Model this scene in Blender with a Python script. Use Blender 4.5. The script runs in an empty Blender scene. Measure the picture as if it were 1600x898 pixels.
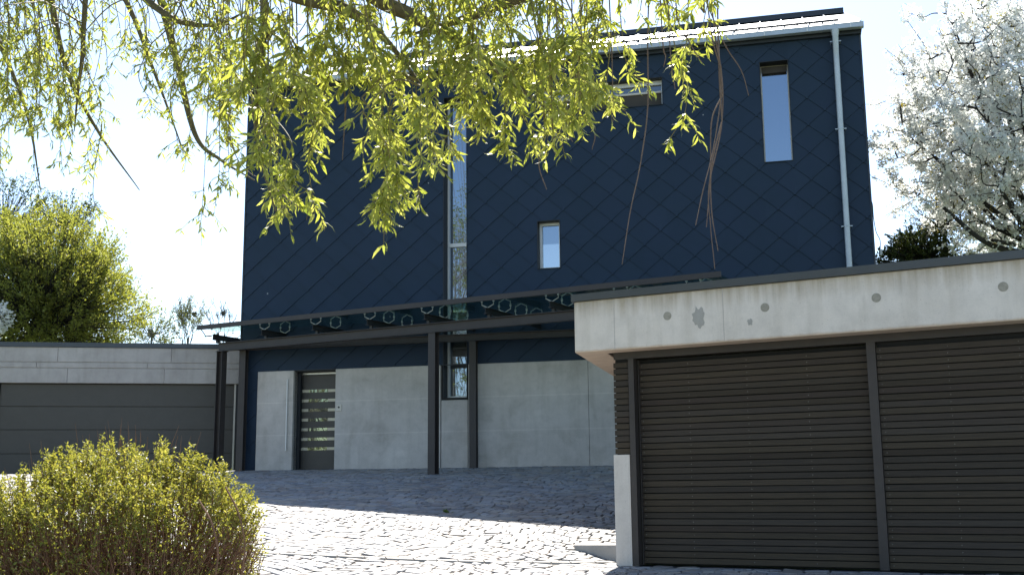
import bpy, math, random
import numpy as np
from mathutils import Vector, Matrix

random.seed(7); rng = np.random.default_rng(7)
scene = bpy.context.scene
COL = scene.collection
rad = math.radians

# ------------------------------------------------------------------ camera model
CAM_M = np.array([[0.9999576628782127, 0.0016308434340758934, -0.009056091918489315],
                  [-0.009201763480039895, 0.17722411496407411, -0.984127502219127],
                  [0.0, 0.9841691691090989, 0.17723161844068858]])
CAM_F = 1785.81
EYE = np.array([0, 0, 1.6])

def at(px, py, Y):
    """point of the place that lies Y metres in front of the viewpoint, seen at photo pixel px,py"""
    d = CAM_M.T @ np.array([(px - 800) / CAM_F, (py - 449) / CAM_F, 1.0])
    return EYE + d * (Y / d[1])

# ------------------------------------------------------------------ helpers
class Frame:
    def __init__(s, loc, rotz):
        s.loc = np.array(loc, float); s.rz = rotz
        c, n = math.cos(rotz), math.sin(rotz)
        s.R = np.array([[c, -n, 0], [n, c, 0], [0, 0, 1]])
    def w(s, p): return s.loc + s.R @ np.array(p, float)
    def l(s, p): return s.R.T @ (np.array(p, float) - s.loc)

YH, YG = rad(13.806), rad(28.752)
HOUSE = Frame((-4.263, 25.049, 2.14), -YH)
GAR = Frame((1.3184, 13.0, 0.80), -YG)
CAN = Frame((-1.5675, 22.564, 0.0), -YG)
LGAR = Frame((-6.33, 26.3, 2.08), rad(9))
WORLD = Frame((0, 0, 0), 0)

def g_house(x, y):
    r = HOUSE.l((x, y, 0)); return r[0], -r[1]

def sstep(a, b, x):
    t = min(1, max(0, (x - a) / (b - a))); return t * t * (3 - 2 * t)

def gz(x, y):
    u, off = g_house(x, y)
    if off <= 0: z = 2.14
    else:
        A = .685 + .065 * (min(8.1, max(-5, u)) - 2.5)
        o = off if off < 10.2 else 10.2 + (min(off, 40) - 10.2) * .5
        z = 2.14 - A * o / 7.8
    g = GAR.l((x, y, 0))
    w = sstep(-1.0, -.1, g[0]) * sstep(-2.6, -.6, g[1])
    z = z * (1 - w) + .79 * w
    return z

def tag(o, label, cat, group=None, kind=None):
    if label: o['label'] = label
    if cat: o['category'] = cat
    if group: o['group'] = group
    if kind: o['kind'] = kind
    return o

FR = {}
def empty(name, fr, label, cat, group=None):
    o = bpy.data.objects.new(name, None); COL.objects.link(o)
    o.location = fr.loc; o.rotation_euler = (0, 0, fr.rz); o.empty_display_size = .3
    FR[o.name] = fr
    return tag(o, label, cat, group)

class MB:
    """collects shapes given in a frame, stored in world space"""
    def __init__(s, fr=WORLD): s.v = []; s.f = []; s.fr = fr; s.smooth = False; s.n = 0; s.mi = []
    def add(s, verts, faces, m=0, raw=False):
        V = np.asarray(verts, float).reshape(-1, 3)
        if not raw: V = V @ s.fr.R.T + s.fr.loc
        b = s.n
        s.v.append(V); s.n += len(V)
        for f in faces: s.f.append(tuple(i + b for i in f)); s.mi.append(m)
    def addnp(s, V, F, m=0):
        b = s.n; s.v.append(V); s.n += len(V)
        s.f.extend(map(tuple, (F + b).tolist())); s.mi.extend([m] * len(F))
    def box(s, x, y, z, m=0):
        x0, x1 = x; y0, y1 = y; z0, z1 = z
        s.add([(x0, y0, z0), (x1, y0, z0), (x1, y1, z0), (x0, y1, z0), (x0, y0, z1), (x1, y0, z1), (x1, y1, z1), (x0, y1, z1)],
              [(0, 3, 2, 1), (4, 5, 6, 7), (0, 1, 5, 4), (1, 2, 6, 5), (2, 3, 7, 6), (3, 0, 4, 7)], m)
    def bbox(s, x, y, z, c=.008, m=0):
        """box with chamfered vertical and top edges"""
        x0, x1 = x; y0, y1 = y; z0, z1 = z
        def ring(i, zz): return [(x0 + c + i, y0 + i, zz), (x1 - c - i, y0 + i, zz), (x1 - i, y0 + c + i, zz), (x1 - i, y1 - c - i, zz),
                                 (x1 - c - i, y1 - i, zz), (x0 + c + i, y1 - i, zz), (x0 + i, y1 - c - i, zz), (x0 + i, y0 + c + i, zz)]
        V = ring(c, z0) + ring(0, z0 + c) + ring(0, z1 - c) + ring(c, z1)
        F = [tuple(range(7, -1, -1)), tuple(range(24, 32))]
        for k in range(3):
            for i in range(8):
                j = (i + 1) % 8; F.append((k * 8 + i, k * 8 + j, k * 8 + 8 + j, k * 8 + 8 + i))
        s.add(V, F, m)
    def prism(s, poly, z0, z1, m=0):
        n = len(poly)
        V = [(p[0], p[1], z0) for p in poly] + [(p[0], p[1], z1) for p in poly]
        F = [tuple(range(n - 1, -1, -1)), tuple(range(n, 2 * n))]
        for i in range(n):
            j = (i + 1) % n; F.append((i, j, n + j, n + i))
        s.add(V, F, m)
    def tube(s, pts, radii, n=6, raw=True, m=0, cap=False):
        pts = [np.asarray(p, float) for p in pts]
        if not hasattr(radii, '__len__'): radii = [radii] * len(pts)
        V = []
        up = None
        for i, p in enumerate(pts):
            a = pts[max(0, i - 1)]; b = pts[min(len(pts) - 1, i + 1)]
            d = b - a; L = np.linalg.norm(d); d = d / L if L > 1e-9 else np.array([0, 0, 1.])
            if up is None:
                up = np.array([1., 0, 0]) if abs(d[0]) < .8 else np.array([0, 1., 0])
            x = np.cross(up, d); x /= max(1e-9, np.linalg.norm(x)); y = np.cross(d, x); up = y
            for k in range(n):
                t = 2 * math.pi * k / n
                V.append(p + radii[i] * (math.cos(t) * x + math.sin(t) * y))
        F = []
        for i in range(len(pts) - 1):
            for k in range(n):
                j = (k + 1) % n
                F.append((i * n + k, i * n + j, (i + 1) * n + j, (i + 1) * n + k))
        if cap:
            F.append(tuple(range(n - 1, -1, -1))); F.append(tuple((len(pts) - 1) * n + k for k in range(n)))
        s.add(V, F, m, raw=raw)
    def disc(s, c, axis, r, h, n=20, m=0):
        """short cylinder, centre c, along frame axis vector"""
        c = np.array(c, float); a = np.array(axis, float)
        s.tube([c, c + a * h], [r, r], n, raw=False, m=m, cap=True)
    def build(s, name, mat, parent=None, origin=None, smooth=False):
        V = np.concatenate(s.v) if s.v else np.zeros((0, 3))
        me = bpy.data.meshes.new(name)
        fr = FR.get(parent.name) if parent is not None else None
        o = bpy.data.objects.new(name, me); COL.objects.link(o)
        if parent is not None:
            o.parent = parent
            if fr is None: fr = FR[parent.name]
            V = (V - fr.loc) @ fr.R
            FR[o.name] = fr
        else:
            if origin is None: origin = np.array([V[:, 0].mean(), V[:, 1].mean(), V[:, 2].min()])
            o.location = origin; V = V - np.asarray(origin)
            FR[o.name] = Frame(origin, 0)
        me.from_pydata(V.tolist(), [], s.f)
        mats = mat if isinstance(mat, (list, tuple)) else [mat]
        for mm in mats: me.materials.append(mm)
        if len(mats) > 1: me.polygons.foreach_set('material_index', s.mi)
        if smooth: me.polygons.foreach_set('use_smooth', [True] * len(s.f))
        me.update()
        return o

# ------------------------------------------------------------------ materials
MATS = {}
class NT:
    def __init__(s, name):
        s.m = bpy.data.materials.new(name); s.m.use_nodes = True
        s.t = s.m.node_tree; s.t.nodes.clear()
        s.out = s.n('ShaderNodeOutputMaterial')
    def n(s, typ, **k):
        nd = s.t.nodes.new(typ)
        for a, b in k.items():
            if a.startswith('i_'):
                key = a[2:]; key = int(key) if key.isdigit() else key.replace('_', ' ')
                nd.inputs[key].default_value = b
            else: setattr(nd, a, b)
        return nd
    def l(s, a, b): s.t.links.new(a, b)
    def noise(s, scale, detail=5, rough=.6, vec=None, dist=0):
        nd = s.n('ShaderNodeTexNoise'); nd.inputs['Scale'].default_value = scale; nd.inputs['Detail'].default_value = detail
        nd.inputs['Roughness'].default_value = rough; nd.inputs['Distortion'].default_value = dist
        s.l(vec if vec is not None else s.coord(), nd.inputs['Vector']); return nd.outputs['Fac']
    def coord(s, scale=None):
        tc = s.n('ShaderNodeTexCoord'); o = tc.outputs['Object']
        if scale is not None:
            mp = s.n('ShaderNodeMapping'); mp.inputs['Scale'].default_value = scale; s.l(o, mp.inputs['Vector']); o = mp.outputs['Vector']
        return o
    def ramp(s, fac, stops):
        r = s.n('ShaderNodeValToRGB'); e = r.color_ramp.elements
        while len(e) > 1: e.remove(e[-1])
        e[0].position = stops[0][0]; e[0].color = (*stops[0][1], 1)
        for p, c in stops[1:]:
            k = e.new(p); k.color = (*c, 1)
        s.l(fac, r.inputs['Fac']); return r.outputs['Color']
    def mul(s, a, b, fac=1.0, mode='MULTIPLY'):
        m = s.n('ShaderNodeMix', data_type='RGBA', blend_type=mode); m.inputs[0].default_value = fac
        s.l(a, m.inputs[6]) if not isinstance(a, tuple) else setattr(m.inputs[6], 'default_value', (*a, 1))
        s.l(b, m.inputs[7]) if not isinstance(b, tuple) else setattr(m.inputs[7], 'default_value', (*b, 1))
        return m.outputs[2]
    def rnd(s):
        g = s.n('ShaderNodeNewGeometry'); return g.outputs['Random Per Island']
    def bump(s, h, strength=.3, dist=.01):
        b = s.n('ShaderNodeBump'); b.inputs['Strength'].default_value = strength; b.inputs['Distance'].default_value = dist
        s.l(h, b.inputs['Height']); return b.outputs['Normal']
    def bsdf(s, color, rough=.6, metal=0, spec=.5, normal=None, roughsock=None):
        p = s.n('ShaderNodeBsdfPrincipled')
        if isinstance(color, tuple): p.inputs['Base Color'].default_value = (*color, 1)
        else: s.l(color, p.inputs['Base Color'])
        p.inputs['Roughness'].default_value = rough; p.inputs['Metallic'].default_value = metal
        p.inputs['Specular IOR Level'].default_value = spec
        if normal is not None: s.l(normal, p.inputs['Normal'])
        if roughsock is not None: s.l(roughsock, p.inputs['Roughness'])
        return p.outputs[0]
    def done(s, sh): s.l(sh, s.out.inputs['Surface']); return s.m

def simple(name, col, rough=.5, metal=0, var=.12, scale=6, spec=.5):
    t = NT(name)
    n = t.noise(scale, 6, .65)
    c = t.ramp(n, [(.3, tuple(x * (1 - var) for x in col)), (.7, tuple(x * (1 + var) for x in col))])
    return t.done(t.bsdf(c, rough, metal, spec))

def concrete(name, lo, hi, streak=.5, lines=(), drip=None):
    t = NT(name)
    big = t.noise(.9, 6, .6); med = t.noise(5, 8, .7); fine = t.noise(60, 4, .7)
    stv = t.noise(3.0, 5, .6, vec=t.coord((2.2, 2.2, .22)))
    c = t.ramp(big, [(.3, lo), (.7, hi)])
    c = t.mul(c, t.ramp(med, [(.25, (.82, .82, .82)), (.55, (1, 1, 1)), (.8, (1.08, 1.07, 1.05))]), .8)
    c = t.mul(c, t.ramp(stv, [(.3, (.78, .77, .74)), (.52, (1, 1, 1))]), streak)
    c = t.mul(c, t.ramp(fine, [(.3, (.9, .9, .9)), (.7, (1.06, 1.06, 1.06))]), .6)
    # air holes of the cast surface
    vo = t.n('ShaderNodeTexVoronoi'); vo.inputs['Scale'].default_value = 16; t.l(t.coord(), vo.inputs['Vector'])
    c = t.mul(c, t.ramp(vo.outputs['Distance'], [(.05, (.55, .54, .52)), (.09, (1, 1, 1))]), .55)
    if drip:
        s2 = t.n('ShaderNodeSeparateXYZ'); t.l(t.coord(), s2.inputs[0])
        dn = t.noise(1.0, 4, .65, vec=t.coord((11, 11, .35)))
        gr_ = t.n('ShaderNodeMapRange'); t.l(s2.outputs[2], gr_.inputs[0])
        gr_.inputs[1].default_value = drip[1] - .38; gr_.inputs[2].default_value = drip[1] + .02; gr_.inputs[3].default_value = 0; gr_.inputs[4].default_value = 1
        pr = t.n('ShaderNodeMath', operation='MULTIPLY'); t.l(dn, pr.inputs[0]); t.l(gr_.outputs[0], pr.inputs[1])
        c = t.mul(c, t.ramp(pr.outputs[0], [(.20, (1, 1, 1)), (.50, (.66, .62, .54))]), 1)
        en = t.noise(9, 4, .6)
        ad = t.n('ShaderNodeMath', operation='MULTIPLY_ADD'); t.l(en, ad.inputs[0]); ad.inputs[1].default_value = -.045; t.l(s2.outputs[2], ad.inputs[2])
        mr = t.n('ShaderNodeMapRange'); t.l(ad.outputs[0], mr.inputs[0]); mr.inputs[1].default_value = drip[0] - .012; mr.inputs[2].default_value = drip[0] + .008; mr.inputs[3].default_value = 0; mr.inputs[4].default_value = 1
        c = t.mul(c, t.ramp(mr.outputs[0], [(0, (.84, .75, .67)), (1, (1, 1, 1))]), 1)
    if lines:
        sx_ = t.n('ShaderNodeSeparateXYZ'); t.l(t.coord(), sx_.inputs[0])
        blot = t.noise(1.7, 4, .55, dist=.6)
        c = t.mul(c, t.ramp(blot, [(.36, (.80, .79, .765)), (.47, (1, 1, 1)), (.62, (1, 1, 1)), (.70, (1.13, 1.13, 1.13))]), .55)
        for zl in lines:
            a = t.n('ShaderNodeMath', operation='SUBTRACT'); t.l(sx_.outputs[2], a.inputs[0]); a.inputs[1].default_value = zl
            b = t.n('ShaderNodeMath', operation='ABSOLUTE'); t.l(a.outputs[0], b.inputs[0])
            c = t.mul(c, t.ramp(b.outputs[0], [(.006, (1.14, 1.14, 1.13)), (.016, (1, 1, 1))]), 1)
    return t.done(t.bsdf(c, .85, 0, .3, t.bump(fine, .15, .004)))

M = {}
M['concrete_wall'] = concrete('concrete_wall', (.445, .41, .37), (.56, .52, .475), .4, (.76, 1.47))
M['concrete_fascia'] = concrete('concrete_fascia', (.61, .555, .49), (.71, .655, .59), .5, (), (3.18 - .80, 3.77 - .80))
M['concrete_post'] = concrete('concrete_post', (.56, .52, .47), (.66, .615, .56), .4)
M['concrete_left'] = concrete('concrete_left', (.37, .335, .31), (.48, .445, .415), .55)
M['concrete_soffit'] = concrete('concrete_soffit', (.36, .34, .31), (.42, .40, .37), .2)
M['plug'] = simple('plug', (.30, .28, .23), .9, var=.2, scale=30)

def tile_mat():
    t = NT('slate_tile')
    r = t.rnd()
    c = t.ramp(r, [(0, (.0155, .0300, .0545)), (1, (.0180, .0335, .0595))])
    n = t.noise(1.1, 5, .6)
    c = t.mul(c, t.ramp(n, [(.3, (.9, .95, .9)), (.7, (1.06, 1.03, 1.05))]), 1)
    fine = t.noise(120, 3, .7)
    sp = t.n('ShaderNodeTexVoronoi'); sp.inputs['Scale'].default_value = 1.3; t.l(t.coord(), sp.inputs['Vector'])
    c2 = t.mul(c, (.30, .31, .3), 1, 'MIX')
    mx = t.n('ShaderNodeMix', data_type='RGBA'); t.l(t.ramp(sp.outputs['Distance'], [(.018, (1, 1, 1)), (.024, (0, 0, 0))]), mx.inputs[0])
    t.l(c, mx.inputs[6]); mx.inputs[7].default_value = (.35, .36, .36, 1)
    return t.done(t.bsdf(mx.outputs[2], .6, 0, .22, t.bump(fine, .1, .002)))
M['tile'] = tile_mat()
M['navy_metal'] = simple('navy_metal', (.016, .022, .032), .5, .0, .1)
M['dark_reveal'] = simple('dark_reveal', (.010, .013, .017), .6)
M['zinc'] = simple('zinc', (.42, .46, .50), .45, .35, .1, 3)
M['roof_zinc'] = simple('roof_zinc', (.62, .63, .63), .38, .75, .08, 2)
M['anthracite'] = simple('anthracite', (.030, .030, .032), .5, .2, .12, 4)
M['brown_steel'] = simple('brown_steel', (.040, .033, .030), .55, .1, .15, 4)
M['cap_grey'] = simple('cap_grey', (.065, .070, .072), .42, .3, .08, 3)
M['cap_blue'] = simple('cap_blue', (.060, .068, .078), .45, .3, .08, 3)
M['alu'] = simple('alu', (.62, .62, .60), .4, .2, .05)
M['alu_beige'] = simple('alu_beige', (.55, .51, .44), .5, .1, .05)
M['inox'] = simple('inox', (.75, .74, .72), .3, .7, .05)
M['bracket'] = simple('bracket_steel', (.46, .47, .46), .4, .5, .1)
M['screw'] = simple('screw', (.30, .29, .27), .5, .5, .1)
M['door_leaf'] = simple('door_leaf', (.060, .054, .046), .5, .1, .08)
M['door_alu'] = simple('door_alu', (.50, .46, .35), .4, .2, .05)
M['blind'] = simple('blind', (.055, .045, .035), .8, 0, .1)
M['gap_dark'] = simple('gap_dark', (.008, .008, .008), .9)
M['white_box'] = simple('white_box', (.45, .46, .46), .5)

def glass_pane(name, fac, tint=(.80, .90, 1.0), base=(.012, .014, .016)):
    t = NT(name)
    g = t.n('ShaderNodeBsdfGlossy'); g.inputs['Color'].default_value = (*tint, 1); g.inputs['Roughness'].default_value = .012
    n = t.noise(.8, 2, .5); t.l(t.bump(n, .02, .02), g.inputs['Normal'])
    d = t.bsdf(base, .3)
    m = t.n('ShaderNodeMixShader'); m.inputs[0].default_value = fac
    t.l(d, m.inputs[1]); t.l(g.outputs[0], m.inputs[2]); return t.done(m.outputs[0])
M['pane'] = glass_pane('window_glass', .30, (.66, .82, 1.0))
M['pane_frost'] = glass_pane('frosted_glass', .42, base=(.10, .13, .15))
M['pane_dim'] = glass_pane('dim_glass', .12)
M['door_glass'] = glass_pane('door_glass', .22, (.75, .85, .6), (.03, .03, .012))

def canopy_glass():
    t = NT('canopy_glass')
    tr = t.n('ShaderNodeBsdfTransparent'); tr.inputs['Color'].default_value = (.70, .87, .80, 1)
    g = t.n('ShaderNodeBsdfGlossy'); g.inputs['Roughness'].default_value = .01; g.inputs['Color'].default_value = (.9, 1, .98, 1)
    lw = t.n('ShaderNodeLayerWeight'); lw.inputs['Blend'].default_value = .5
    pw = t.n('ShaderNodeMath', operation='POWER'); t.l(lw.outputs['Facing'], pw.inputs[0]); pw.inputs[1].default_value = 4
    ml = t.n('ShaderNodeMath', operation='MULTIPLY_ADD'); t.l(pw.outputs[0], ml.inputs[0]); ml.inputs[1].default_value = .8; ml.inputs[2].default_value = .18
    m = t.n('ShaderNodeMixShader'); t.l(ml.outputs[0], m.inputs[0]); t.l(tr.outputs[0], m.inputs[1]); t.l(g.outputs[0], m.inputs[2])
    return t.done(m.outputs[0])
M['canopy_glass'] = canopy_glass()

def slat_mat():
    t = NT('weathered_slats')
    r = t.rnd()
    c = t.ramp(r, [(0, (.034, .027, .020)), (.2, (.054, .043, .030)), (.4, (.038, .032, .026)), (.6, (.064, .050, .034)), (.8, (.044, .034, .027)), (1, (.054, .046, .037))])
    gr = t.noise(4, 8, .7, vec=t.coord((.8, 8, 24)), dist=.4)
    c = t.mul(c, t.ramp(gr, [(.25, (.62, .62, .62)), (.5, (1, 1, 1)), (.8, (1.42, 1.32, 1.18))]), .9)
    sc = t.noise(7, 6, .75, vec=t.coord((1.2, 3, 14)), dist=1.2)
    c = t.mul(c, t.ramp(sc, [(.72, (0, 0, 0)), (.80, (.07, .05, .035))]), 1, 'ADD')
    return t.done(t.bsdf(c, .68, 0, .2, t.bump(gr, .25, .004)))
M['slat'] = slat_mat()

def cobble_mat():
    t = NT('cobble_stone')
    r = t.rnd()
    c = t.ramp(r, [(0, (.19, .18, .175)), (.2, (.37, .365, .355)), (.4, (.27, .275, .29)), (.55, (.44, .39, .33)), (.7, (.25, .22, .20)), (.85, (.40, .39, .385)), (1, (.30, .25, .22))])
    n = t.noise(30, 6, .7); big = t.noise(.7, 4, .6)
    c = t.mul(c, t.ramp(n, [(.3, (.8, .8, .8)), (.7, (1.1, 1.1, 1.1))]), 1)
    c = t.mul(c, t.ramp(big, [(.3, (.58, .58, .59)), (.65, (.78, .78, .77))]), 1)
    return t.done(t.bsdf(c, .6, 0, .4, t.bump(n, .4, .006)))
M['cobble'] = cobble_mat()
M['joint'] = simple('joint_sand', (.165, .15, .13), .95, 0, .3, 25)
M['earth'] = simple('meadow', (.075, .10, .030), .95, 0, .35, 3)
M['strip_stone'] = concrete('strip_stone', (.33, .31, .285), (.42, .40, .37), .0)

def leaf_mat(name, cols, trans=.5, rough=.5, spec=.3, tcol=1.25, blue=.55):
    t = NT(name)
    r = t.rnd()
    k = len(cols)
    c = t.ramp(r, [(i / max(1, k - 1), q) for i, q in enumerate(cols)])
    p = t.bsdf(c, rough, 0, spec)
    tr = t.n('ShaderNodeBsdfTranslucent')
    c2 = t.mul(c, (tcol * (.95 + .1 * (blue < .9)), tcol, tcol * blue), 1)
    t.l(c2, tr.inputs['Color'])
    m = t.n('ShaderNodeMixShader'); m.inputs[0].default_value = trans
    t.l(p, m.inputs[1]); t.l(tr.outputs[0], m.inputs[2]); return t.done(m.outputs[0])
M['willow'] = leaf_mat('willow_leaf', [(.19, .23, .04), (.33, .36, .09), (.255, .30, .06), (.44, .45, .16), (.14, .19, .04)], .55, .4, .4)
M['bush_leaf'] = leaf_mat('bush_leaf', [(.14, .155, .032), (.28, .275, .06), (.19, .205, .045), (.39, .36, .11)], .48, .45, .4)
M['tree_leaf'] = leaf_mat('tree_leaf', [(.145, .175, .04), (.235, .25, .065), (.18, .21, .05), (.30, .30, .09)], .58)
M['dull_leaf'] = leaf_mat('dull_leaf', [(.05, .07, .02), (.08, .10, .025)], .3)
M['far_leaf'] = leaf_mat('far_leaf', [(.10, .12, .05), (.16, .17, .06)], .4)
M['evergreen'] = leaf_mat('evergreen_leaf', [(.020, .035, .010), (.045, .065, .018), (.07, .08, .02)], .2)
M['blossom'] = leaf_mat('blossom_petal', [(.82, .80, .76), (.90, .885, .86), (.87, .85, .82)], .55, .7, .1, 1.0, 1.0)
M['young_leaf'] = leaf_mat('young_leaf', [(.27, .25, .06), (.34, .27, .07)], .45)
M['grass'] = leaf_mat('grass_blade', [(.07, .11, .02), (.12, .16, .03)], .4)
M['bark_dark'] = simple('bark_dark', (.030, .026, .024), .9, 0, .3, 12)
M['willow_twig'] = simple('willow_twig', (.17, .14, .045), .7, 0, .3, 20)
M['bark_willow'] = simple('bark_willow', (.12, .10, .05), .85, 0, .3, 20)
M['twig_brown'] = simple('twig_brown', (.135, .092, .068), .75, 0, .25, 20)
M['stem_red'] = simple('stem_red', (.17, .085, .045), .75, 0, .35, 15)
M['bark_grey'] = simple('bark_grey', (.11, .10, .09), .9, 0, .3, 10)
M['nest'] = simple('nest', (.020, .018, .016), .95)

# ------------------------------------------------------------------ GROUND
def axis(lo, hi, step, far):
    a = list(np.arange(lo, hi + 1e-6, step))
    k, s = step, hi
    out = []
    while s < far: k *= 1.6; s += k; out.append(s)
    k, s = step, lo; pre = []
    while s > -far: k *= 1.6; s -= k; pre.append(s)
    return pre[::-1] + a + out
xs = axis(-14, 14, .5, 600); ys = axis(-2, 40, .5, 600)
mb = MB()
V = [(x, y, gz(x, y) - .035) for y in ys for x in xs]
nx = len(xs)
F = [(j * nx + i, j * nx + i + 1, (j + 1) * nx + i + 1, (j + 1) * nx + i) for j in range(len(ys) - 1) for i in range(nx - 1)]
mb.add(V, F, raw=True)
o = mb.build('ground', M['earth'], origin=(0, 0, 0), smooth=True); o['kind'] = 'structure'

def paved(x, y):
    """the paved forecourt"""
    u, off = g_house(x, y)
    if off < .02: return False
    if u < -7.2 or y < 4.0: return False
    g = GAR.l((x, y, 0))
    if g[1] > -.02 and g[0] > -.22 - .267 * g[1]: return False
    if x > 6.2: return False
    if y < 13 and x < (-3.3 - .25 * (y - 9.4) if y > 9.4 else -1.2 - .25 * (y - 4)): return False
    l = LGAR.l((x, y, 0))
    if l[1] > -.03 and l[0] < .1: return False
    return True

# bedding sheet under the stones
st = .25
mb = MB(); vid = {}
vs = []
def vget(i, j):
    if (i, j) not in vid:
        x, y = i * st, j * st; vid[(i, j)] = len(vs); vs.append((x, y, gz(x, y) - .007))
    return vid[(i, j)]
F = []
for j in range(int(3 / st), int(28 / st)):
    for i in range(int(-12 / st), int(6.5 / st)):
        if all(paved(i * st + a, j * st + b) for a in (0, st) for b in (0, st)) or paved((i + .5) * st, (j + .5) * st):
            F.append((vget(i, j), vget(i + 1, j), vget(i + 1, j + 1), vget(i, j + 1)))
mb.add(vs, F, raw=True)
o = mb.build('driveway_bed', M['joint'], origin=(0, 0, 0), smooth=True); o['kind'] = 'structure'

# unseen street in front, pale sheet added to bounce sunlight onto the fascia
mb = MB(); vs = []; F = []
sx = np.arange(-30, 31, 1.0); sy = np.arange(-8, 4.01, .5)
for yy in sy:
    for xx in sx: vs.append((xx, yy, gz(xx, yy) - .028))
for j in range(len(sy) - 1):
    for i in range(len(sx) - 1): k = j * len(sx) + i; F.append((k, k + 1, k + len(sx) + 1, k + len(sx)))
mb.add(vs, F, raw=True); o = mb.build('street', simple('bounce_gravel', (.22, .215, .20), .9, 0, .2, 20), origin=(0, 0, 0), smooth=True); o['kind'] = 'structure'

# drain line crossing the forecourt (a row of flat stones)
D0 = np.array([-1.6, 12.75]); D1 = np.array([1.20, 13.55])
dd = (D1 - D0) / np.linalg.norm(D1 - D0); dn = np.array([-dd[1], dd[0]])
def on_drain(x, y):
    r = np.array([x, y]) - D0; a = r @ dd; b = r @ dn + .10 * math.sin(a * 1.3)
    return -3 < a < np.linalg.norm(D1 - D0) + .05 and abs(b) < .11

# stones laid in segment arcs
mb = MB()
h = .155
Lseg = 1.5
VV = []; FF = []; nb = 0
fa = rad(-20)
ca, sa = math.cos(fa), math.sin(fa)
for row in range(-75, 140):
    s = -16.0 + random.random() * .2
    while s < 14:
        w = random.choice((.12, .15, .17, .19, .22, .26)) * random.uniform(.9, 1.1)
        def pos(ss, tt):
            seg = (ss / Lseg) % 1.0
            arch = .30 * math.sin(math.pi * seg) ** 1.0
            X, Y = ss, tt * h + arch + 9.0
            X += .06 * math.sin(Y * 2.3) ; Y += .05 * math.sin(X * 1.9)
            # turn the field
            x, y = ca * X - sa * (Y - 17), sa * X + ca * (Y - 17)
            return x, y + 17
        jt = lambda: random.uniform(-.016, .016)
        c = pos(s + w / 2, row + .5)
        if paved(*c) and not on_drain(*c):
            q = [pos(s + .006 + jt(), row + .06 + jt() * 6), pos(s + w - .006 + jt(), row + .06 + jt() * 6),
                 pos(s + w - .006 + jt(), row + .94 + jt() * 6), pos(s + .006 + jt(), row + .94 + jt() * 6)]
            z0 = gz(*c); lift = random.gauss(.004, .0025); tx, ty = random.gauss(0, .022), random.gauss(0, .022)
            def P(p, inset, dz):
                x = c[0] + (p[0] - c[0]) * (1 - inset); y = c[1] + (p[1] - c[1]) * (1 - inset)
                return (x, y, gz(x, y) + dz + (x - c[0]) * tx + (y - c[1]) * ty + lift)
            VV += [P(p, 0, -.035) for p in q] + [P(p, .02, .000) for p in q] + [P(p, .13, .008) for p in q]
            for k in range(2):
                for i in range(4):
                    j = (i + 1) % 4
                    FF.append((nb + k * 4 + i, nb + k * 4 + j, nb + k * 4 + 4 + j, nb + k * 4 + 4 + i))
            FF.append((nb + 8, nb + 9, nb + 10, nb + 11)); nb += 12
        s += w
mb.add(VV, FF, raw=True)
o = mb.build('cobblestone_paving', M['cobble'], origin=(0, 0, 0)); o['kind'] = 'structure'
# drain row stones
mb = MB(); a = -1.2
while a < np.linalg.norm(D1 - D0):
    w = random.uniform(.22, .34)
    q = []
    for (aa, bb) in ((a + .008, -.045), (a + w - .008, -.045), (a + w - .008, .045), (a + .008, .045)):
        p = D0 + dd * aa + dn * (bb - .10 * math.sin(aa * 1.3)); q.append(p)
    V = [(p[0], p[1], gz(*p) - .04) for p in q] + [(p[0], p[1], gz(*p) + .016) for p in q]
    mb.add(V, [(0, 1, 5, 4), (1, 2, 6, 5), (2, 3, 7, 6), (3, 0, 4, 7), (4, 5, 6, 7)], raw=True)
    a += w
o = mb.build('drain_row', M['strip_stone'], origin=(0, 0, 0)); o['kind'] = 'structure'

# ------------------------------------------------------------------ HOUSE
house = empty('house', HOUSE, 'tall house clad in dark blue diamond tiles over a grey concrete base', 'house')
UL, UR, VB = -1.88, 11.80, 10.6
HT = 8.67                     # wall top (above the base)
OPEN = [(2.86, 3.40, 1.46, 8.15), (4.96, 5.46, 4.14, 5.19), (5.0, 7.73, 7.54, 8.16), (9.76, 10.35, 6.10, 8.28), (-.57, .42, 0.0, 2.15)]

def free_rects(x0, x1, z0, z1, opens):
    xs_ = sorted({x0, x1, *[v for o_ in opens for v in o_[:2] if x0 < v < x1]})
    zs_ = sorted({z0, z1, *[v for o_ in opens for v in o_[2:] if z0 < v < z1]})
    out = []
    for i in range(len(xs_) - 1):
        run = None
        for j in range(len(zs_) - 1):
            cx, cz = (xs_[i] + xs_[i + 1]) / 2, (zs_[j] + zs_[j + 1]) / 2
            if any(a < cx < b and c < cz < d for a, b, c, d in opens):
                if run: out.append(run); run = None
            else:
                run = (xs_[i], xs_[i + 1], run[2] if run else zs_[j], zs_[j + 1])
        if run: out.append(run)
    return out

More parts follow.
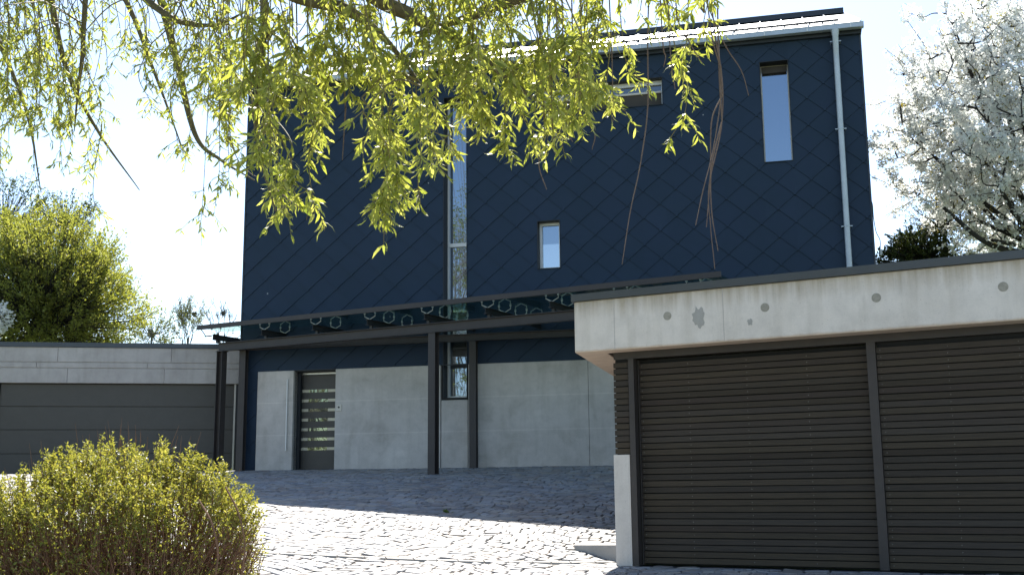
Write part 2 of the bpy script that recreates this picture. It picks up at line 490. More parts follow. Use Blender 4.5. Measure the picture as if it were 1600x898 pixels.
# structural wall behind the cladding
mb = MB(HOUSE)
for a, b, c, d in free_rects(UL + .02, UR - .02, 0, HT, OPEN): mb.box((a, b), (.02, .36), (c - (.6 if c == 0 else 0), d))
mb.box((UL + .02, UL + .36), (.362, VB), (-.3, HT)); mb.box((UR - .36, UR - .02), (.362, VB), (-.3, HT)); mb.box((UL + .362, UR - .362), (VB - .3, VB), (-.3, HT))
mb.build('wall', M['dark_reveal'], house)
for x in (UL, UR - .1):     # gable ends
    mb = MB(HOUSE)
    mb.add([(x, 0, HT), (x, VB, HT), (x, VB / 2, HT + 2.50), (x + .1, 0, HT), (x + .1, VB, HT), (x + .1, VB / 2, HT + 2.50)],
           [(0, 2, 1), (3, 4, 5), (0, 1, 4, 3), (1, 2, 5, 4), (2, 0, 3, 5)])
    xx = UL - .01 if x == UL else UR - .012
    mb.box((xx, xx + .022), (0.013, VB), (0, HT - .002)); mb.build('gable_wall', M['tile'], house)

def clip(poly, ax, val, keep_less):
    out = []
    n = len(poly)
    for i in range(n):
        p, q = poly[i], poly[(i + 1) % n]
        a = (p[ax] - val) * (1 if keep_less else -1); b = (q[ax] - val) * (1 if keep_less else -1)
        if a <= 0: out.append(p)
        if (a < 0 < b) or (b < 0 < a):
            t = a / (a - b); out.append(tuple(p[k] + (q[k] - p[k]) * t for k in range(len(p))))
    return out
HWID, HHGT = .343, .288
mb = MB(HOUSE)
zc = 7.533 - 2.14
opens2 = OPEN + [(-1.43, UR + 1, -1, 2.17), (UL - 1, UL, -1, 9)]
rects = free_rects(UL, UR, -.05, HT, OPEN[:4] + [(-1.43, UR + .001, -.06, 2.17)])
for r_ in range(-24, 16):
    for c_ in range(-30, 26):
        cx = 5.88 + (c_ * 2 + (r_ % 2)) * HWID; cz = zc + r_ * HHGT
        k = random.uniform(-.002, .002); sk = random.uniform(-.0015, .0015)
        # shingle: lower tip stands proud, notched lower corner
        base = [(cx, cz + HHGT, -.004), (cx - HWID, cz, -.017 + k - sk), (cx - .025, cz - HHGT + .020, -.033 + k), (cx - .018, cz - HHGT - .012, -.034 + k), (cx + .018, cz - HHGT - .012, -.034 + k), (cx + .025, cz - HHGT + .020, -.033 + k), (cx + HWID, cz, -.017 + k + sk)]
        for (a, b, c, d) in rects:
            if cx + HWID < a or cx - HWID > b or cz + HHGT < c or cz - HHGT - .02 > d: continue
            p = clip(clip(clip(clip(base, 0, b, True), 0, a, False), 1, d, True), 1, c, False)
            if len(p) < 3: continue
            n = len(p)
            V = [(q[0], q[2], q[1]) for q in p] + [(q[0], .012, q[1]) for q in p]
            F = [tuple(range(n))] + [((i + 1) % n, i, n + i, n + (i + 1) % n) for i in range(n)]
            mb.add(V, F)
mb.build('wall_cladding', M['tile'], house)
# corner trims of the cladding
mb = MB(HOUSE)
mb.box((UL - .025, UL + .012), (-.03, .05), (-.05, HT)); mb.build('corner_trim', M['navy_metal'], house)
mb = MB(HOUSE); mb.box((UR - .012, UR + .025), (-.03, .05), (-.05, HT)); mb.build('corner_trim', M['navy_metal'], house)

# concrete base panels
def panel(x, z, y=(-.05, .018), lab=None, lines=()):
    mb = MB(HOUSE); mb.bbox(x, y, (z[0] - .25, z[1]), .006)
    return mb.build('concrete_panel', M['concrete_wall'], house)
p1 = panel((-1.43, -.57), (0, 2.17), (-.06, .16))
p2 = panel((.42, 2.815), (0, 2.17), (-.06, .36))
panel((2.83, 3.415), (0, 1.42))
panel((3.43, 6.00), (0, 2.17)); panel((6.006, 9.2), (0, 2.17)); panel((9.206, UR), (0, 2.17))
mb = MB(HOUSE); mb.box((-1.43, UR), (-.022, .016), (2.17, 2.185)); mb.build('flashing', M['navy_metal'], house)
mb = MB(HOUSE); mb.bbox((-.715, -.69), (-.10, -.075), (.42, 1.98), .004)
mb.box((-.71, -.695), (-.076, -.058), (.6, .63)); mb.box((-.71, -.695), (-.076, -.058), (1.75, 1.78)); mb.build('light_bar', M['alu'], house)

# entrance
dr = MB(HOUSE); dr.bbox((-.53, .45), (.30, .36), (.02, 2.10), .004); door = dr.build('door', M['door_leaf'], house)
mb = MB(HOUSE)
mb.box((-.565, -.53), (.26, .37), (.0, 2.14)); mb.box((-.53, .44), (.262, .37), (2.105, 2.14)); mb.build('door_frame', M['inox'], door)
for k in range(7):
    z = 2.10 - .36 - k * .212
    mb = MB(HOUSE); mb.box((-.355, .10), (.294, .31), (z - .032, z + .032)); mb.build('glass_strip', M['door_glass'], door)
    mb = MB(HOUSE); mb.box((-.525, -.36), (.291, .31), (z - .031, z + .031)); mb.build('metal_strip', M['door_alu'], door); mb = MB(HOUSE); mb.box((.105, .445), (.291, .31), (z - .031, z + .031)); mb.build('metal_strip', M['door_alu'], door)
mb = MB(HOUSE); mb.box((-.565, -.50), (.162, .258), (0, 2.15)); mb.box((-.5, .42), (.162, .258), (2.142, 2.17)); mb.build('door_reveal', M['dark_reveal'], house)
mb = MB(HOUSE); mb.box((-.57, .42), (-.04, .37), (-.2, .015)); mb.build('threshold', M['anthracite'], house)
mb = MB(HOUSE); mb.bbox((.455, .575), (-.078, -.061), (1.25, 1.40), .004); bell = mb.build('doorbell', M['alu_beige'], house)
mb = MB(HOUSE); mb.disc((.515, -.079, 1.335), (0, -1, 0), .022, .006, 14); mb.build('button', M['anthracite'], bell)

# windows -----------------------------------------------------------
def window(o_, rec, fw, sides, fmat, pmat, top=None, bars=(), side_w=None):
    a, b, c, d = o_
    # lining of the reveal is the window's own part
    mb = MB(HOUSE)
    t = .012
    mb.box((a, a + t), (-.03, rec + .1), (c, d)); mb.box((b - t, b), (-.03, rec + .1), (c, d))
    mb.box((a + t, b - t), (-.03, rec + .1), (d - t, d)); mb.box((a + t, b - t), (-.045, rec + .1), (c, c + t))
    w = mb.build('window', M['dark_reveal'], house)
    a += t; b -= t; c += t; d -= t
    f = MB(HOUSE)
    y = (rec, rec + .07)
    lw = side_w or fw
    f.box((a, a + lw), y, (c, d)); f.box((b - lw, b), y, (c, d)); f.box((a + lw, b - lw), y, (c, c + fw)); f.box((a + lw, b - lw), y, (d - (top or fw), d))
    for (z0, z1) in bars: f.box((a + lw, b - lw), (rec - .01, rec + .06), (z0, z1))
    f.build('frame', fmat, w)
    p = MB(HOUSE); p.box((a + lw, b - lw), (rec + .05, rec + .06), (c + fw, d - (top or fw))); p.build('pane', pmat, w)
    return w
w1 = window(OPEN[0], .27, .055, 0, M['alu'], M['pane'], bars=[(4.80, 4.88)], side_w=.045)
mb = MB(HOUSE); mb.box((2.93, 3.33), (.312, .319), (2.13, 2.23)); mb.build('inner_rail', M['dark_reveal'], w1)
w2 = window(OPEN[1], .18, .055, 0, M['alu'], M['pane'])
mb = MB(HOUSE); mb.box((5.03, 5.39), (.222, .229), (4.21, 4.72)); mb.build('frosted_film', M['pane_frost'], w2)
w3 = window(OPEN[2], .16, .03, 0, M['alu'], M['pane_dim'], top=.09)
mb = MB(HOUSE); mb.box((5.05, 7.68), (.165, .205), (7.88, 7.92)); mb.build('rail', M['alu_beige'], w3)
mb = MB(HOUSE); mb.box((5.05, 7.68), (.20, .206), (7.585, 7.878)); mb.build('blind', M['blind'], w3)
w4 = window(OPEN[3], .24, .022, 0, M['alu_beige'], M['pane'])
mb = MB(HOUSE); mb.box((9.80, 10.31), (.20, .285), (8.10, 8.24)); mb.build('blind_box', M['blind'], w4)

# eaves, roof ------------------------------------------------------------
mb = MB(HOUSE)
mb.box((UL - .03, UR + .03), (-.10, .30), (HT + .0, HT + .065)); mb.box((UL - .05, UR + .045), (-.13, .30), (HT + .067, HT + .125))
mb.build('eaves_board', M['navy_metal'], house)
EZ, RZ, RB = 8.92, 11.41, 5.4
sl = (RZ - EZ) / RB
roof = MB(HOUSE)
x0, x1 = UL - .06, UR + .05
roof.add([(x0, -.16, EZ - .03), (x1, -.16, EZ - .03), (x1, RB, RZ), (x0, RB, RZ), (x0, VB + .2, EZ), (x1, VB + .2, EZ),
          (x0, -.16, EZ - .13), (x1, -.16, EZ - .13), (x1, RB, RZ - .12), (x0, RB, RZ - .12), (x0, VB + .2, EZ - .12), (x1, VB + .2, EZ - .12)],
         [(0, 1, 2, 3), (3, 2, 5, 4), (6, 9, 8, 7), (9, 10, 11, 8), (0, 6, 7, 1), (1, 7, 8, 2), (2, 8, 11, 5), (0, 3, 9, 6), (3, 4, 10, 9), (4, 5, 11, 10)])
roof = roof.build('roof', M['roof_zinc'], house)
mb = MB(HOUSE)
x = x1 - .012
while x > x0:
    mb.add([(x - .012, -.12, EZ + .002), (x + .012, -.12, EZ + .002), (x + .012, RB, RZ + .01), (x - .012, RB, RZ + .01),
            (x - .006, -.12, EZ + .035), (x + .006, -.12, EZ + .035), (x + .006, RB, RZ + .04), (x - .006, RB, RZ + .04)],
           [(4, 5, 6, 7), (0, 1, 5, 4), (1, 2, 6, 5), (3, 0, 4, 7), (2, 3, 7, 6)])
    x -= .52
mb.build('standing_seam', M['zinc'], roof)
mb = MB(HOUSE); yb = .42; zb = EZ + yb * sl + .10
mb.box((x0 + .2, x1 - .42), (yb - .02, yb + .02), (zb - .02, zb + .02))
x = x1 - .75
while x > x0 + .2:
    mb.box((x - .015, x + .015), (yb - .018, yb + .018), (zb - .13, zb - .021)); x -= .26
mb.build('snow_guard', M['anthracite'], roof)
mb = MB(HOUSE); mb.box((x0, x1 - .02), (RB - .16, RB + .2), (RZ - .03, RZ + .11)); mb.build('ridge_cap', M['navy_metal'], roof)
gut = MB(HOUSE)
gx = (x0 - .02, x1 + .02)
gb_, gt_ = EZ - .185, EZ - .080
gut.box(gx, (-.30, -.165), (gb_, gb_ + .012)); gut.box(gx, (-.30, -.288), (gb_ + .013, gt_ - .016)); gut.box(gx, (-.306, -.276), (gt_ - .015, gt_)); gut.box(gx, (-.176, -.164), (gb_ + .013, gt_ + .02))
for x in gx: gut.box((x - .006, x + .006), (-.302, -.163), (gb_ - .002, gt_ - .002))
gut = gut.build('gutter', M['zinc'], house)
x = gx[1] - .25
while x > gx[0]:
    mb = MB(HOUSE); mb.box((x - .012, x + .012), (-.310, -.302), (gb_ + .002, gt_ + .002)); mb.build('gutter_clip', M['alu'], gut); x -= .86
dpx = 11.31
mb = MB(HOUSE)
mb.tube([(dpx, -.235, gb_ - .004), (dpx, -.235, gb_ - .14), (dpx, -.16, gb_ - .40), (dpx, -.13, gb_ - .56), (dpx, -.13, -.4)], [.085, .062, .058, .058, .058], 16, raw=False)
dp = mb.build('downpipe', M['zinc'], house, smooth=True)
for z in (10.66, 8.80, 6.78, 4.5, 2.9):
    mb = MB(HOUSE); zz = z - 2.14
    yy = -.13 if z < 10.4 else -.16
    mb.tube([(dpx, yy, zz - .012), (dpx, yy, zz + .012)], [.067, .067], 16, raw=False, cap=True); mb.box((dpx - .11, dpx + .11), (yy - .008, yy + .012), (zz - .010, zz + .010)); mb.box((dpx - .1, dpx - .085), (yy + .012, 0), (zz - .008, zz + .008)); mb.box((dpx + .085, dpx + .1), (yy + .012, 0), (zz - .008, zz + .008))
    mb.build('bracket', M['zinc'], dp)

# ------------------------------------------------------------------ GLASS CANOPY
canopy = empty('glass_canopy', Frame((CAN.loc[0], CAN.loc[1], 1.96), -YG), 'dark steel canopy with glass roof in front of the house entrance', 'canopy')
SH = math.sin(YG - YH); CH = math.cos(YG - YH)
OFF0 = 2.065
def rear_gv(gu, off): return (OFF0 + gu * SH - off) / CH
def hsec(mb, fr, x, y, z0, z1, b=.16, h=.16, tf=.012, tw=.009, ang=0):
    """H section column, flanges facing frame y, turned by ang"""
    f2 = Frame(fr.w((x, y, 0)), fr.rz + ang); keep = mb.fr; mb.fr = f2
    mb.box((-b / 2, b / 2), (-h / 2, -h / 2 + tf), (z0, z1)); mb.box((-b / 2, b / 2), (h / 2 - tf, h / 2), (z0, z1)); mb.box((-tw / 2, tw / 2), (-h / 2 + tf, h / 2 - tf), (z0, z1))
    mb.fr = keep
BZ0, BZ1 = 4.765, 4.955
for gu in (-5.58, 0.0):
    p = CAN.w((gu, 0, 0)); mb = MB(CAN); hsec(mb, CAN, gu, 0, gz(p[0], p[1]) - .1, BZ0 - .012, ang=rad(90) if gu < -3 else 0)
    mb.box((gu - .1, gu + .1), (-.1, .1), (BZ0 - .011, BZ0 - .001)); mb.build('post', M['brown_steel'], canopy)
HW = Frame((HOUSE.loc[0], HOUSE.loc[1], 0), -YH)
for u in (-1.70, 3.59, 7.2):
    p = HW.w((u, -.22, 0)); mb = MB(HW); hsec(mb, HW, u, -.22, gz(p[0], p[1]) - .1, 4.765, b=.15, h=.15)
    mb.box((u - .09, u + .09), (-.31, -.13), (4.766, 4.776)); mb.build('post', M['brown_steel'], canopy)
def ibeam(mb, x, y, z0, z1, b=.10, tf=.014, tw=.010):
    mb.box(x, (y - b / 2, y + b / 2), (z0, z0 + tf)); mb.box(x, (y - b / 2, y + b / 2), (z1 - tf, z1)); mb.box(x, (y - tw / 2, y + tw / 2), (z0 + tf, z1 - tf))
mb = MB(CAN); ibeam(mb, (-5.68, 6.1), 0, BZ0, BZ1, .12); mb.build('front_beam', M['brown_steel'], canopy)
mb = MB(HW); ibeam(mb, (-1.80, 7.6), -.22, 4.778, 4.93, .12); mb.build('rear_beam', M['brown_steel'], canopy)
RZ0, RZ1, GZ = 5.02, 5.14, 5.285
guk = [2.68 - 1.4 * k for k in range(-2, 7)]
for i, gu in enumerate(guk):
    y1 = rear_gv(gu, .14) if gu > -5 else .95; y0 = -.16
    mb = MB(CAN); keep = mb.fr
    f2 = Frame(CAN.w((gu, 0, 0)), CAN.rz + rad(90)); mb.fr = f2
    ibeam(mb, (y0, y1), 0, RZ0, RZ1, .08, .010, .008); mb.fr = keep
    mb.box((gu - .03, gu + .03), (-.03, .03), (BZ1 + .001, RZ0 - .001))
    yb_ = rear_gv(gu, .22); mb.box((gu - .03, gu + .03), (yb_ - .03, yb_ + .03), (4.931, RZ0 - .001))
    raf = mb.build('rafter', M['anthracite'], canopy)
    y = -.06
    while y < y1 - .03:
        s = MB(CAN)
        for sx in (-1, 1):
            s.tube([(gu, y, RZ1 + .006), (gu + sx * .13, y, RZ1 + .070)], [.011, .009], 6, raw=False)
            s.tube([(gu + sx * .13, y, RZ1 + .06), (gu + sx * .13, y, GZ - .022)], .007, 6, raw=False)
            s.tube([(gu + sx * .13, y, GZ - .024), (gu + sx * .13, y, GZ - .002)], .021, 10, raw=False, cap=True)
            s.tube([(gu + sx * .13, y, GZ + .013), (gu + sx * .13, y, GZ + .026)], [.018, .010], 10, raw=False, cap=True)
        s.build('spider_bracket', M['bracket'], raf); y += .68
ed = [-6.0] + guk[::-1] + [6.05]
yf = -.30
for i in range(len(ed) - 1):
    a, b = ed[i] + .006, ed[i + 1] - .006
    ya, yb_ = rear_gv(a, .08), rear_gv(b, .08)
    ya = max(ya, yf + .45)
    mb = MB(CAN); mb.prism([(a, yf + .01), (b, yf + .01), (b, yb_), (a, ya)], GZ, GZ + .012); mb.build('glass_pane', M['canopy_glass'], canopy)
mb = MB(CAN); mb.box((-6.02, 6.07), (yf - .03, yf + .008), (GZ - .045, GZ + .055)); mb.build('edge_profile', M['brown_steel'], canopy)
mb = MB(CAN)
mb.tube([(-5.93, -.16, RZ1 - .03), (-5.93, yf + .06, RZ1 + .05), (-5.93, yf, GZ - .05)], .012, 6, raw=False)
mb.box((-5.96, -5.75), (-.17, -.15), (RZ1 - .045, RZ1 - .02)); mb.build('edge_brace', M['anthracite'], canopy)

# ------------------------------------------------------------------ SLATTED GARAGE (right)
garage = empty('slatted_garage', GAR, 'low garage with dark horizontal slat sliding doors under a pale concrete fascia', 'garage')
G0 = .80
NHG = np.array([-.2579, .9662])
def bk(p, d): return (p[0] + NHG[0] * d, p[1] + NHG[1] * d)
ZF0, ZF1, ZC = 3.18 - G0, 3.77 - G0, 3.855 - G0
# fascia ring: front beam and left beam as one cast piece
mb = MB(GAR)
L0 = (-.55, -.25)
mb.prism([L0, (7.2, -.25), (7.2, .0), (-.25, .0), bk((-.25, 0), 6.0), bk(L0, 6.27)], ZF0, ZF1)
fas = mb.build('fascia', M['concrete_fascia'], garage)
mod = fas.modifiers.new('edge', 'BEVEL'); mod.width = .012; mod.segments = 2; mod.limit_method = 'ANGLE'
for gu in (.59, 1.69, 2.84, 4.03):
    mb = MB(GAR); mb.disc((gu, -.2435, 3.515 - G0), (0, -1, 0), .047, .0095, 24); mb.build('plug', M['plug'], fas)
for gu in (-.05, 1.23): mb = MB(GAR); mb.box((gu - .003, gu + .003), (-.2515, -.2490), (ZF0 + .01, ZF1)); mb.build('formwork_seam', M['concrete_left'], fas)
def blotch(cx, cz, sx, sz, seed):
    r = random.Random(seed); n = 22; P = []
    for i in range(n):
        t = 2 * math.pi * i / n; k = r.uniform(.65, 1.15)
        P.append((cx + sx * k * math.cos(t), -.2530, cz + sz * k * math.sin(t)))
    m_ = MB(GAR); m_.add(P, [tuple(range(n))]); return m_
st1 = blotch(.955, 3.475 - G0, .075, .125, 3); st1.build('stain', concrete('stain', (.33, .315, .285), (.39, .375, .345), .3), fas)
st2 = blotch(1.52, 3.37 - G0, .03, .04, 5); st2.build('stain', bpy.data.materials['stain'], fas)
# roof slab and soffit inside the ring
mb = MB(GAR); mb.prism([(-.26, -.02), (7.1, -.02), (7.1, 5.8), bk((-.26, 0), 5.9)], ZF0 + .16, ZF1 - .01); mb.build('soffit', M['concrete_soffit'], garage)
mb = MB(GAR)
mb.prism([(L0[0] - .025, L0[1] - .03), (7.22, L0[1] - .03), (7.22, 6.2), bk((L0[0] - .025, L0[1] - .03), 6.4)], ZF1 + .002, ZC)
mb.build('roof_edge', M['cap_grey'], garage)
# left corner: concrete post below, slats above
mb = MB(GAR); mb.prism([(-.20, -.02), (-.004, -.02), (-.004, .20), bk((-.20, -.02), .24)], -.15, 2.02 - G0); mb.build('concrete_post', M['concrete_post'], garage)
def slats(x, y, z0, z1, pitch=.0695, hgt=.0580, th=.02, m=None, seg=None):
    mb = MB(GAR); z = z0
    while z + hgt < z1:
        dz = random.uniform(-.0012, .0012); dy = random.uniform(-.002, .002)
        mb.box(x, (y + dy, y + th + dy), (z + dz, z + hgt + dz)); z += pitch
    return mb
HD = 3.10 - G0
m_ = slats((-.185, -.006), .0, 2.03 - G0, HD); sl_ = m_.build('slat_panel', M['slat'], garage)
mb = MB(GAR); mb.prism([(-.17, .022), (-.004, .022), (-.004, .2), bk((-.17, .022), .2)], 2.021 - G0, HD + .2); mb.build('backing', M['gap_dark'], sl_)
mb = MB(GAR); mb.prism([bk((-.18, .21), 0), bk((-.18, .21), 5.6), bk((-.05, .21), 5.6), bk((-.05, .21), 0)], -.2, ZF0 + .15); mb.prism([bk((-.05, .2), 5.45), (7.0, 5.25), (7.0, 5.4), bk((-.05, .2), 5.6)], -.2, ZF0 + .15); mb.build('side_wall', M['brown_steel'], garage)
mb = MB(GAR); mb.box((-.18, 7.1), (.002, .03), (HD, ZF0 + .155)); mb.box((.0, 7.1), (.035, .22), (HD + .005, ZF0 + .155)); mb.build('door_track', M['brown_steel'], garage)
mb = MB(GAR); mb.box((.012, .078), (-.035, .06), (.01, HD - .002)); mb.build('door_jamb', M['brown_steel'], garage)
def sliding_door(x0, x1, y, cols, top):
    f = MB(GAR)
    f.box((x0, x0 + .09 if x0 > 1 else x0 + .012), (y - .022, y + .05), (.015, top)); f.box((x0 + .1, x1), (y + .046, y + .05), (.015, top))
    d = f.build('sliding_door', M['brown_steel'], garage)
    k_ = MB(GAR); k_.box((x0 + .095 if x0 > 1 else x0 + .014, x1), (y + .036, y + .044), (.016, top - .001)); k_.build('backing', M['gap_dark'], d)
    xs0 = x0 + (.094 if x0 > 1 else .014)
    s = slats((xs0, x1), y, .03, top - .005)
    for cx in cols:
        z = .03
        while z + .06 < top:
            for dz in (.030,):
                s.disc((cx + random.uniform(-.004, .004), y - .001, z + dz), (0, -1, 0), random.choice((.0024, .003, .0034)), .003, 7, m=1)
            z += .0695
    s.build('slats', [M['slat'], M['screw']], d)
    return d
sliding_door(.082, 2.655, .10, (.125, .68, 1.35, 2.01), HD - .01)
sliding_door(2.655, 5.3, .03, (2.79, 3.44, 4.10, 4.78), HD + .0)
mb = MB(GAR); mb.box((5.31, 7.0), (.03, .08), (0, HD)); mb.build('side_panel', M['brown_steel'], garage)
mb = MB(GAR); mb.box((0.0, 7.0), (-.06, .25), (-.16, -.003)); mb.build('door_sill', M['anthracite'], garage)

# low kerb stone beside the post
k0, k1 = np.array([.72, 14.10]), np.array([1.205, 13.66]); kd = np.array([.02, .24])
q = [k0, k1, k1 + kd, k0 + kd * .8]
mb = MB(); mb.add([(*p, .70) for p in q] + [(*q[0], .985), (*q[1], 1.0), (*q[2], 1.012), (*q[3], 1.0)],
       [(0, 3, 2, 1), (4, 5, 6, 7), (0, 1, 5, 4), (1, 2, 6, 5), (2, 3, 7, 6), (3, 0, 4, 7)])
o = mb.build('kerb_stone', M['strip_stone']); tag(o, 'short pale kerb stone beside the concrete post of the slatted garage', 'kerb')
mod = o.modifiers.new('edge', 'BEVEL'); mod.width = .012; mod.segments = 2

# ------------------------------------------------------------------ CONCRETE GARAGE (left)
lg = empty('concrete_garage', LGAR, 'flat concrete garage left of the house with grey sectional door', 'garage')
Z0 = 2.08
mb = MB(LGAR)
courses = [(4.14, 4.47, .35), (4.485, 4.60, 1.3), (4.615, 4.945, 0.0)]
for k, (a, b, ph) in enumerate(courses):
    x = .04; w = 1.55 + ph * .4
    while x > -10:
        x2 = x - w
        mb.bbox((x2 + .004, x - .004), (-.02 + random.uniform(-.003, .003), .28), (a - Z0, b - Z0), .004); x = x2; w = random.uniform(2.0, 2.5)
mb.box((-10, .03), (.0, .27), (4.142 - Z0, 4.944 - Z0))
mb.build('fascia', M['concrete_left'], lg)
mb = MB(LGAR); mb.box((-10.05, .09), (-.05, 6.4), (4.95 - Z0, 5.055 - Z0)); mb.build('roof_edge', M['cap_blue'], lg)
mb = MB(LGAR); mb.box((-10, .04), (.285, 6.3), (4.6 - Z0, 4.945 - Z0)); mb.build('roof', M['concrete_left'], lg)
mb = MB(LGAR); mb.box((-.17, .04), (.33, 6.3), (-.2, 4.6 - Z0)); mb.box((-10, -9.8), (-.02, 6.3), (-.2, 4.13 - Z0)); mb.box((-9.8, -.17), (6.1, 6.3), (-.2, 4.6 - Z0)); mb.box((-9.8, -5.33), (.0, .25), (-.2, 4.13 - Z0)); mb.build('wall', M['concrete_left'], lg)
mb = MB(LGAR)
zz = [0.0, .49, 1.02, 1.54, 2.05]
for i in range(4): mb.bbox((-5.20, -.09), (.10, .16), (zz[i] + .004, zz[i + 1] - .006), .006)
mb.box((-5.2, -.09), (.12, .2), (0, 2.05)); d = mb.build('garage_door', M['door_leaf'], lg)
mb = MB(LGAR); mb.box((-.085, -.045), (.03, .2), (-.1, 2.055)); mb.build('door_frame', M['alu_beige'], lg)
mb = MB(LGAR); mb.box((-.04, .035), (.05, .3), (-.1, 2.055)); mb.box((-5.32, -5.21), (.05, .3), (-.1, 2.055)); mb.box((-5.32, .035), (.1, .3), (2.056, 2.06)); mb.build('door_post', M['anthracite'], lg)

# ------------------------------------------------------------------ PLANTS
def leafset(mb, P, D, L, W, curl=.2, segs=2, m=0):
    """many leaves at once. P base points, D directions, L lengths, W widths"""
    n = len(P)
    if n == 0: return
    P = np.asarray(P); D = np.asarray(D, float); D /= np.linalg.norm(D, axis=1)[:, None] + 1e-9
    R = rng.normal(size=(n, 3)); S = np.cross(D, R); S /= np.linalg.norm(S, axis=1)[:, None] + 1e-9
    N = np.cross(S, D)
    L = np.asarray(L)[:, None] * np.ones((n, 1)); W = np.asarray(W)[:, None] * np.ones((n, 1))
    if segs == 2:
        a = P; b1 = P + D * L * .33 + N * L * curl * .25; b2 = P + D * L * .68 + N * L * curl * .15; t = P + D * L - N * L * curl * .35
        V = np.stack([a, b1 - S * W * .5, b1 + S * W * .5, b2 - S * W * .42, b2 + S * W * .42, t], 1).reshape(-1, 3)
        base = (np.arange(n) * 6)[:, None]
        F4 = base + np.array([[1, 2, 4, 3]]); F3a = base + np.array([[0, 2, 1]]); F3b = base + np.array([[3, 4, 5]])
        b = mb.n; mb.v.append(V); mb.n += len(V)
        for F in (F4, F3a, F3b): mb.f.extend(map(tuple, (F + b).tolist())); mb.mi.extend([m] * n)
    else:
        mid = P + D * L * .5 + N * L * curl * .3
        V = np.stack([P, mid - S * W * .5, P + D * L, mid + S * W * .5], 1).reshape(-1, 3)
        F = (np.arange(n) * 4)[:, None] + np.array([[0, 1, 2, 3]])
        mb.addnp(V, F, m)

def unit(v): v = np.asarray(v, float); return v / (np.linalg.norm(v) + 1e-9)
def jit(s): return rng.normal(size=3) * s

# --- willow --------------------------------------------------------------
WT = np.array([-5.6, 4.6, 0]); WT[2] = gz(WT[0], WT[1])
willow = empty('willow_tree', Frame(WT, 0), 'weeping willow with bright yellow green leaves hanging across the top', 'tree')
wood = MB(); twigs = MB(); leaves = MB(); bare = MB()
def curve(P, n=10):
    """smooth polyline through points"""
    P = [np.asarray(p, float) for p in P]; out = []
    Q = [2 * P[0] - P[1]] + P + [2 * P[-1] - P[-2]]
    for i in range(1, len(Q) - 2):
        for k in range(n):
            t = k / n
            out.append(.5 * ((2 * Q[i]) + (-Q[i - 1] + Q[i + 1]) * t + (2 * Q[i - 1] - 5 * Q[i] + 4 * Q[i + 1] - Q[i + 2]) * t * t + (-Q[i - 1] + 3 * Q[i] - 3 * Q[i + 1] + Q[i + 2]) * t ** 3))
    out.append(P[-1]); return out
crown = WT + np.array([.5, .3, 4.6])
tr = curve([WT + (0, 0, -.2), WT + (.1, .1, 1.6), WT + (.25, .1, 3.0), crown], 5)
wood.tube(tr, list(np.linspace(.34, .22, len(tr))), 12)
limbs = []
def limb(P, r0, r1):
    c = curve(P, 8); wood.tube(c, list(np.linspace(r0, r1, len(c))), 8); limbs.append(c); return c
limb([crown, at(120, -420, 5.4), at(330, -150, 6.0), at(440, -20, 6.3), at(540, 15, 6.3), at(600, 60, 6.3), at(660, 135, 6.2)], .095, .006)
limb([crown, at(250, -520, 5.2), at(450, -230, 5.8), at(560, -30, 6.2), at(650, 28, 6.3), at(720, 66, 6.3), at(790, 120, 6.2), at(860, 175, 6.1)], .09, .005)
limb([crown, at(500, -640, 5.0), at(760, -260, 5.4), at(840, -40, 5.9), at(760, 15, 6.2), at(700, 38, 6.3), at(640, 55, 6.3)], .085, .007)
limb([crown, at(650, -640, 5.2), at(900, -330, 5.8), at(990, -130, 6.2), at(1060, -40, 6.4), at(1100, 20, 6.4)], .075, .005)
limb([crown, at(-50, -420, 6.5), at(60, -250, 8), at(110, -100, 9), at(190, -10, 9), at(240, 110, 9), at(285, 232, 8.8)], .06, .005)
limb([crown, at(40, -420, 6.5), at(180, -220, 8), at(240, -40, 8.4), at(275, 90, 8.4), at(305, 210, 8.3), at(345, 250, 8.2), at(398, 282, 8.2)], .06, .004)
limb([crown, at(-150, -300, 7), at(-80, -150, 9), at(-20, 20, 9.4), at(40, 170, 9.4), at(64, 300, 9.3)], .055, .004)
limb([crown, at(-20, -300, 7), at(60, -100, 9), at(100, 95, 9.2), at(150, 200, 9.2), at(218, 297, 9.2)], .05, .004)
limb([crown, at(20, -300, 7), at(130, -160, 8.6), at(130, 60, 9.0), at(122, 140, 9.0), at(116, 205, 9.0)], .045, .004)
limb([crown, at(300, -460, 5.6), at(400, -160, 6.1), at(412, 40, 6.3), at(400, 200, 6.2), at(430, 330, 6.2)], .05, .004)
limb([crown, at(300, -400, 6), at(210, -60, 8.2), at(255, 20, 8.2), at(330, 40, 8), at(400, 10, 7.8)], .06, .004)
LP = np.array([p for c in limbs for p in c])

def add_leaves(path, dens, llen, spread=1.0, m=leaves):
    P = []; D = []; L = []
    for i in range(len(path) - 1):
        a, b = path[i], path[i + 1]; d = b - a; ln = np.linalg.norm(d)
        k = rng.poisson(ln * dens)
        for _ in range(k):
            t = rng.random()
            P.append(a + d * t)
            o_ = rng.normal(size=3); o_[2] *= .5
            D.append(unit(d) * .55 + unit(o_) * .75 * spread + np.array([0, 0, -.35])); L.append(llen * rng.uniform(.5, 1.25))
    if P:
        L = np.array(L); leafset(m, P, D, L, L * rng.uniform(.15, .24, len(L)), curl=.35)

